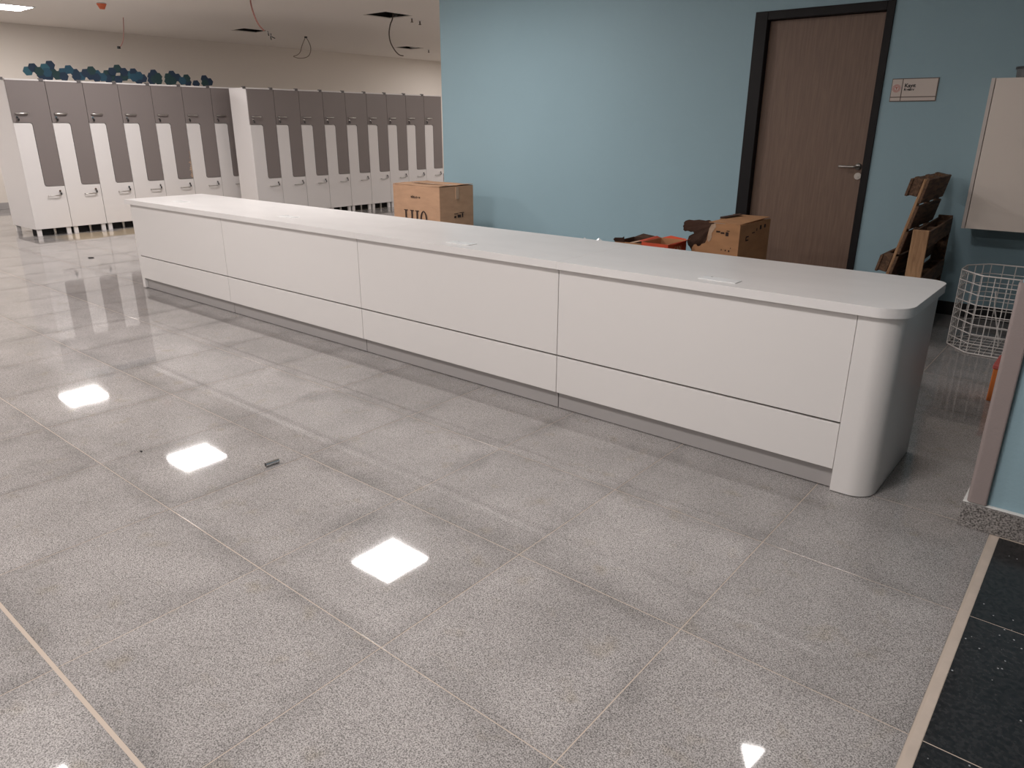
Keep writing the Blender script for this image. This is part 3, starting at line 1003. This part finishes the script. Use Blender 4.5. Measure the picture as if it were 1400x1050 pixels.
open_carton('brown open carton with raised dark flap left of the red carton', (.16, 4.98, 0), .04, BW, BD, BH, M['card2'], M['cardin'],
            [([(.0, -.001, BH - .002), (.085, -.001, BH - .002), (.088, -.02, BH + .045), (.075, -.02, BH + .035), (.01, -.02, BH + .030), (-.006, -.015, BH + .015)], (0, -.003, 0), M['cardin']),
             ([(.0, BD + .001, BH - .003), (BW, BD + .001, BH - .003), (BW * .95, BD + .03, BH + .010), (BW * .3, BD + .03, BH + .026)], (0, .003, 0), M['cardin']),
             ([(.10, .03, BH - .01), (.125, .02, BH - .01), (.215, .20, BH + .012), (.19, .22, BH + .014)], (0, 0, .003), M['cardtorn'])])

# crumpled clear plastic film whose tips show above the worktop edge


def film(label, loc, w):
    b = MB()
    V, Q = [], []
    n = 9
    for i in range(n):
        for j in range(n):
            u, v = i / (n - 1) - .5, j / (n - 1) - .5
            e = max(0, 1 - 16 * u ** 4 - 3.4 * v * v) if abs(u) < .5 else 0
            V.append((u * w, v * .3, .002 + e * random.uniform(.86, 1.0) * loc[2]))
    for i in range(n - 1):
        for j in range(n - 1):
            a = i * n + j
            Q.append((a, a + n, a + n + 1, a + 1))
    b.faces(V, Q)
    o = b.build('plastic_film', M['film'])
    o.location = (loc[0], loc[1], 0)
    md = o.modifiers.new('thickness', 'SOLIDIFY')
    md.thickness = .002
    return tag(o, label, 'plastic film')


film('crumpled clear plastic film peeking over the worktop edge', (.12, 4.72, .585), .52)

# ================================================================== PALLETS


def pallet(label, org, ux, uy, uz, L_, W_, T_, bright, name='wooden_pallet'):
    """L along ux (deck boards lie across it), W along uy, thickness T along uz (deck on the uz side)"""
    t = tag(empty(name, org), label, 'pallet')
    ux, uy, uz = Vector(ux).normalized(), Vector(uy).normalized(), Vector(uz).normalized()

    def piece(nm, a, l, w, h, m, bev=.003):
        o = ux * a[0] + uy * a[1] + uz * a[2]
        MB().obox(o, ux * l, uy * w, uz * h, bev).build(nm, m, t)
    nb = 6
    bw = .158
    for i in range(nb):
        a = (L_ - bw) * i / (nb - 1)
        piece('deck_board', (a + random.uniform(-.004, .004), random.uniform(-.01, .0), T_ - .020), bw, W_ + random.uniform(0, .012), .018, M['wood1'])
    for j in range(3):
        y = (W_ - .09) * j / 2
        piece('stringer_board', (0, y, T_ - .039), L_, .09, .018, bright if j == 0 else M['wood1'])
        for i in range(3):
            a = (0, .385, L_ - .12)[i]
            piece('block', (a, y, .0185), .12, .09, T_ - .059, M['wood1'])
    for i in range(3):
        a = (0, .385, L_ - .12)[i]
        piece('bottom_board', (a - .01, -.008, 0), .115, W_ + .01, .018, M['wood1'])
    return t


# leaning one: length up along the lean, width into depth, deck towards +X
ln = Vector((math.sin(.20), 0, math.cos(.20)))
nm = Vector((math.cos(.20), 0, -math.sin(.20)))
pallet('weathered wooden pallet leaning on the upright one beside the door', Vector((1.868, 5.70, .022)) - nm * .10, ln, (0, 1, 0), nm, 1.03, .70, .115, M['wood2'])
# upright one: length into depth, width up
sl = Vector((-.045, 1, 0))
up2 = tag(empty('wooden_pallet', (2.093, 5.42, 0)), 'upright wooden pallet with pale end board, nearest the basket', 'pallet')


def pz_(nm_, o, a, b, c, m, bev=.003):
    u = Vector((-.045, 1, 0)).normalized()
    v = Vector((1, .045, 0)).normalized()
    MB().obox(v * o[0] + u * o[1] + Vector((0, 0, o[2])), v * a, u * b, (0, 0, c), bev).build(nm_, m, up2)


pz_('end_board', (.002, 0, .002), .094, .020, .738, M['wood2'])
for k in range(5):
    z = .735 - .115 - k * .152
    pz_('deck_board', (.0, .021 + random.uniform(0, .01), max(z - .005, .006)), .014, .95, .115 if z > 0 else .10, M['wood1'])
for z in (.010, .320, .622):
    pz_('bottom_board', (.084, .021 + random.uniform(0, .01), z), .016, .95, .112, M['wood1'])
for k in range(3):
    for y in (.022, .44, .87):
        pz_('block', (.0145, y, (.006, .31, .60)[k]), .069, .09, .11, M['wood1'])
pz_('end_board', (.002, .972, .002), .094, .018, .745, M['wood1'])

# ================================================================== RIGHT CORNER: CABINET, TUB, BASKET, ORANGE BOX
cabt = tag(empty('wall_cabinet', (2.255, 6.10, .695)), 'off-white wall cabinet hanging on the blue wall at the right edge', 'cabinet')
CW, CD, CH = 1.0, .395, .962
MB().box((0, .0, 0), (.022, CD, CH), .001).build('side_panel', M['cabe'], cabt)
MB().box((CW - .022, .0, 0), (CW, CD, CH), .001).build('side_panel', M['cabe'], cabt)
MB().box((.022, .02, 0), (CW - .022, CD, .02)).box((.022, .02, CH - .02), (CW - .022, CD, CH)).box((.022, CD - .012, .02), (CW - .022, CD, CH - .02)).build('carcass', M['cab'], cabt)
MB().box((.0265, -.002, .002), (.498, .017, CH - .001), .001).build('door', M['cab'], cabt)
MB().box((.502, -.002, .002), (CW - .0255, .017, CH - .001), .001).build('door', M['cab'], cabt)
tub = tag(empty('plastic_tub', (2.50, 6.19, 1.658)), 'grey plastic tub with dark lid on top of the wall cabinet', 'tub')
MB().cyl((0, 0, 0), (0, 0, .05), .125, 24, .128).build('body', M['tub'], tub)
MB().cyl((0, 0, .0505), (0, 0, .064), .135, 24).build('lid', M['lid'], tub)

bk = tag(empty('wire_basket', (2.72, 5.68, 0)), 'white wire mesh basket standing on the floor beyond the counter', 'basket')
oct_ = [(2.382, 5.595), (2.523, 5.424), (2.94, 5.418), (3.06, 5.58), (3.06, 5.78), (2.92, 5.955), (2.50, 5.935), (2.385, 5.79)]
oc = [(x - 2.72, y - 5.68) for x, y in oct_]


def walk(step):
    out = []
    for i in range(8):
        a, b = Vector(oc[i]), Vector(oc[(i + 1) % 8])
        n = max(1, round((b - a).length / step))
        for k in range(n):
            out.append(a + (b - a) * k / n)
    return out


def ring(z, r):
    pts = []
    for i in range(8):
        a, b, c = Vector(oc[i - 1]), Vector(oc[i]), Vector(oc[(i + 1) % 8])
        pts.append(b + (a - b).normalized() * .02)
        pts.append(b + ((a - b).normalized() + (c - b).normalized()) * .006)
        pts.append(b + (c - b).normalized() * .02)
    return [(p.x, p.y, z) for p in pts]


MB().tube(ring(.497, 0), .0048, 6, True).build('rim', M['wire'], bk, True)
MB().tube(ring(.0055, 0), .0048, 6, True).build('base_ring', M['wire'], bk, True)
for k in range(1, 8):
    MB().tube(ring(.0055 + .4915 * k / 8, 0), .0031, 5, True).build('hoop_wire', M['wire'], bk)
for p in walk(.072):
    MB().tube([(p.x * .992, p.y * .992, .005), (p.x * .992, p.y * .992, .497)], .0031, 5).build('upright_wire', M['wire'], bk)
x = -.33
while x < .34:
    ylim = .25 - max(0, abs(x) - .2) * 1.2
    MB().tube([(x, -ylim, .008), (x, ylim, .008)], .0022, 5).build('base_wire', M['wire'], bk)
    x += .045
for y in (-.2, -.12, -.04, .04, .12, .2):
    xl = .335 - max(0, abs(y) - .1) * 1.1
    MB().tube([(-xl, y, .012), (xl, y, .012)], .0022, 5).build('base_wire', M['wire'], bk)
MB().tube([(-.13, -.06, .38), (-.12, -.05, .28), (-.06, -.02, .06), (-.055, -.018, .02)], .005, 6).build('loose_handle', M['wire'], bk)

ob = tag(empty('orange_box', (2.764, 4.53, 0)), 'small orange plastic box on the floor, mostly hidden by the corner guard', 'box')
MB().box((0, 0, 0), (.30, .22, .175), .004).build('body', M['orange'], ob)
MB().box((-.004, -.004, .1755), (.304, .224, .20), .004).build('lid', M['signr'], ob)

# door sign
sg = tag(empty('door_sign', (1.560, YW, 1.532)), 'ivory door sign with red emblem and black lettering right of the door', 'sign')
SW, SH = .312, .160
MB().box((0, -.006, 0), (SW, -.0005, SH), .001).build('backing', M['signf'], sg)
MB().box((.005, -.0095, .034), (.072, -.0062, SH - .006), .0006).build('plate', M['sign'], sg)
MB().box((.078, -.0095, .034), (SW - .006, -.0062, SH - .006), .0006).build('plate', M['sign'], sg)
MB().box((.005, -.0095, .006), (.072, -.0062, .028), .0006).build('plate', M['sign'], sg)
MB().box((.078, -.0095, .006), (SW - .006, -.0062, .028), .0006).build('plate', M['sign'], sg)
text_obj('lettering', 'Kayıt', .036, M['signt'], sg, (.090, -.0098, .098), (PI / 2, 0, 0), .0012)
text_obj('lettering', 'Register', .021, M['signt'], sg, (.090, -.0098, .076), (PI / 2, 0, 0), .001)
eb = MB()
ex, ez = .038, .092
for k in range(26):
    for (rr, sz) in ((.026, .0024), (.0205, .0020)):
        a = 2 * PI * (k + (.5 if rr < .022 else 0)) / 26
        eb.cyl((ex + rr * math.cos(a), -.0096, ez + rr * math.sin(a)), (ex + rr * math.cos(a), -.0102, ez + rr * math.sin(a)), sz, 6)
for k in range(18):
    a = 2 * PI * k / 18
    eb.cyl((ex + .0155 * math.cos(a), -.0096, ez + .0155 * math.sin(a)), (ex + .0155 * math.cos(a), -.0102, ez + .0155 * math.sin(a)), .0022, 6)
eb.box((ex - .0022, -.0096, ez - .009), (ex + .0022, -.0103, ez + .006))
eb.prism([(ex - .010, -.0096, ez + .008), (ex + .010, -.0096, ez + .008), (ex + .004, -.0096, ez + .001), (ex - .004, -.0096, ez + .001)], (0, -.0007, 0))
eb.build('emblem', M['signr'], sg)

# ================================================================== CEILING ODDS AND ENDS


def bez(p, n=24):
    """Catmull-Rom through points"""
    P = [Vector(q) for q in p]
    P = [P[0] * 2 - P[1]] + P + [P[-1] * 2 - P[-2]]
    out = []
    for i in range(1, len(P) - 2):
        for k in range(n // (len(p) - 1) + 1):
            t_ = k / (n // (len(p) - 1) + 1)
            a, b, c, d = P[i - 1], P[i], P[i + 1], P[i + 2]
            out.append(.5 * ((2 * b) + (c - a) * t_ + (2 * a - 5 * b + 4 * c - d) * t_ ** 2 + (3 * b - a - 3 * c + d) * t_ ** 3))
    out.append(P[-2])
    return out


def at(u, v, y=None, x=None):
    d = _f * FPX + RT * (u - 700) + DN * (v - 525)
    s = ((x - CAM.x) / d.x) if x is not None else ((y - CAM.y) / d.y)
    return CAM + d * s


def cable(label, pts, x, r, m, tip=None, up=False):
    P = [at(u, v, x=x) for u, v in pts]
    P[0].z = max(P[0].z, H - .002)
    if up:
        P.insert(0, Vector((P[0].x, P[0].y, H + .298)))
    t = tag(empty('hanging_cable', P[0]), label, 'cable')
    MB().tube([p - P[0] for p in bez(P, 28)], r, 6).build('cable', m, t, True)
    if tip:
        a = P[-1] - P[0]
        MB().box(a - Vector((.02, .02, .018)), a + Vector((.02, .02, .018)), .004).build('connector', M['rub'], t)
    return t


cable('thin pink cable loop hanging from the ceiling above the hexagons', [(168.5, 23), (169, 40), (168.3, 55), (165, 63), (162.5, 65)], -9.2, .006, M['pink'], True)
MB_loop = cable('pair of pink wires hanging from above the frame', [(342, -9), (343, 5), (348, 22), (354, 34), (361, 42)], -6.2, .010, M['pink'])
cable('beige teardrop cable loop hanging under the ceiling', [(418, 50), (413, 62), (410.5, 71), (406, 75.5), (401, 77), (408, 79.5), (417, 79), (423, 75), (425, 66), (422, 57), (418, 50.5)], -9.19, .007, M['beigec'], True)
cable('brown cable hanging in an arc from the right ceiling hole', [(537, 22), (533.5, 34), (532, 46), (534, 58), (540, 69), (546, 75), (551.5, 76.3)], -5.86, .009, M['brownc'], up=True)

d = tag(empty('smoke_detector', (-7.97, 5.0, H)), 'smoke detector in an orange dust cap at the top edge', 'smoke detector')
MB().cyl((0, 0, -.012), (0, 0, -.0005), .055, 24).build('base', M['bezel'], d)
MB().cyl((0, 0, -.075), (0, 0, -.0125), .030, 24, .062).build('dust_cap', M['dome'], d, False)


def sprinkler(label, u, v):
    p = at(u, v, x=-5.8)
    x_, y_ = p.x, p.y
    # ray hits the ceiling
    dd = _f * FPX + RT * (u - 700) + DN * (v - 525)
    s = (H - CAM.z) / dd.z
    q = CAM + dd * s
    t = tag(empty('sprinkler_head', (q.x, q.y, H)), label, 'sprinkler')
    MB().cyl((0, 0, -.004), (0, 0, -.0005), .03, 16).build('rosette', M['bezel'], t)
    MB().cyl((0, 0, -.05), (0, 0, -.0045), .010, 10).cyl((0, 0, -.056), (0, 0, -.05), .022, 12).build('nozzle', M['brownc'], t)
    return t


sprinkler('dark sprinkler head right of the ceiling hole with brown cable', 563, 25)
sprinkler('faint sprinkler head nearest the blue wall corner', 574, 28.5)
sprinkler('tiny sprinkler head beside the far ceiling hole', 586, 68)
sw = tag(empty('wire_tips', at(370, 48, x=-8.9)), 'bare white and dark wire ends hanging near the left ceiling hole', 'cable')
o_ = at(370, 48, x=-8.9)
for (a, b, c) in (((366, 43), (367.5, 49), 0), ((369, 46), (371, 52), 1), ((370.5, 46), (370, 50), 0), ((371, 50), (376, 52.5), 0), ((371, 54.5), (370, 50), 0), ((363, 42.5), (368, 46), 1)):
    MB().tube([at(a[0], a[1], x=-8.9) - o_, at(b[0], b[1], x=-8.9) - o_], .008, 6).build('wire_end', M['rub'] if c == 0 else M['bezel'], sw)
MB().tube([at(363, 42.5, x=-8.9) - o_, at(361.5, 40, x=-8.9) - o_, Vector((at(361, 38.5, x=-8.9).x - o_.x, at(361, 38.5, x=-8.9).y - o_.y, H - o_.z))], .005, 6).build('wire', M['beigec'], sw)

# ================================================================== SMALL THINGS ON THE FLOOR
cy = tag(empty('metal_sleeve', (.565, 1.672, .0112), math.atan2(.061, .004)), 'small shiny metal sleeve lying on the tile joint', 'metal part')
MB().cyl((-.030, 0, 0), (.030, 0, 0), .0105, 20).build('sleeve', M['chrome'], cy, False)
MB().cyl((-.0306, 0, 0), (-.0301, 0, 0), .0075, 16).build('bore', M['rub'], cy)
c = tag(MB().box((-.026, -.012, 0), (.026, .012, .010), .003).build('rubble_chip', M['rub']), 'dark chip lying on the far floor before the lockers', 'debris')
c.location = (-5.30, 3.29, .0004)
c.rotation_euler = (0, 0, .9)
c = tag(MB().box((-.006, -.004, 0), (.006, .004, .006), .002).build('rubble_chip', M['rub']), 'tiny dark chip in the mirrored lamp on the floor', 'debris')
c.location = (.01, 1.375, .0004)
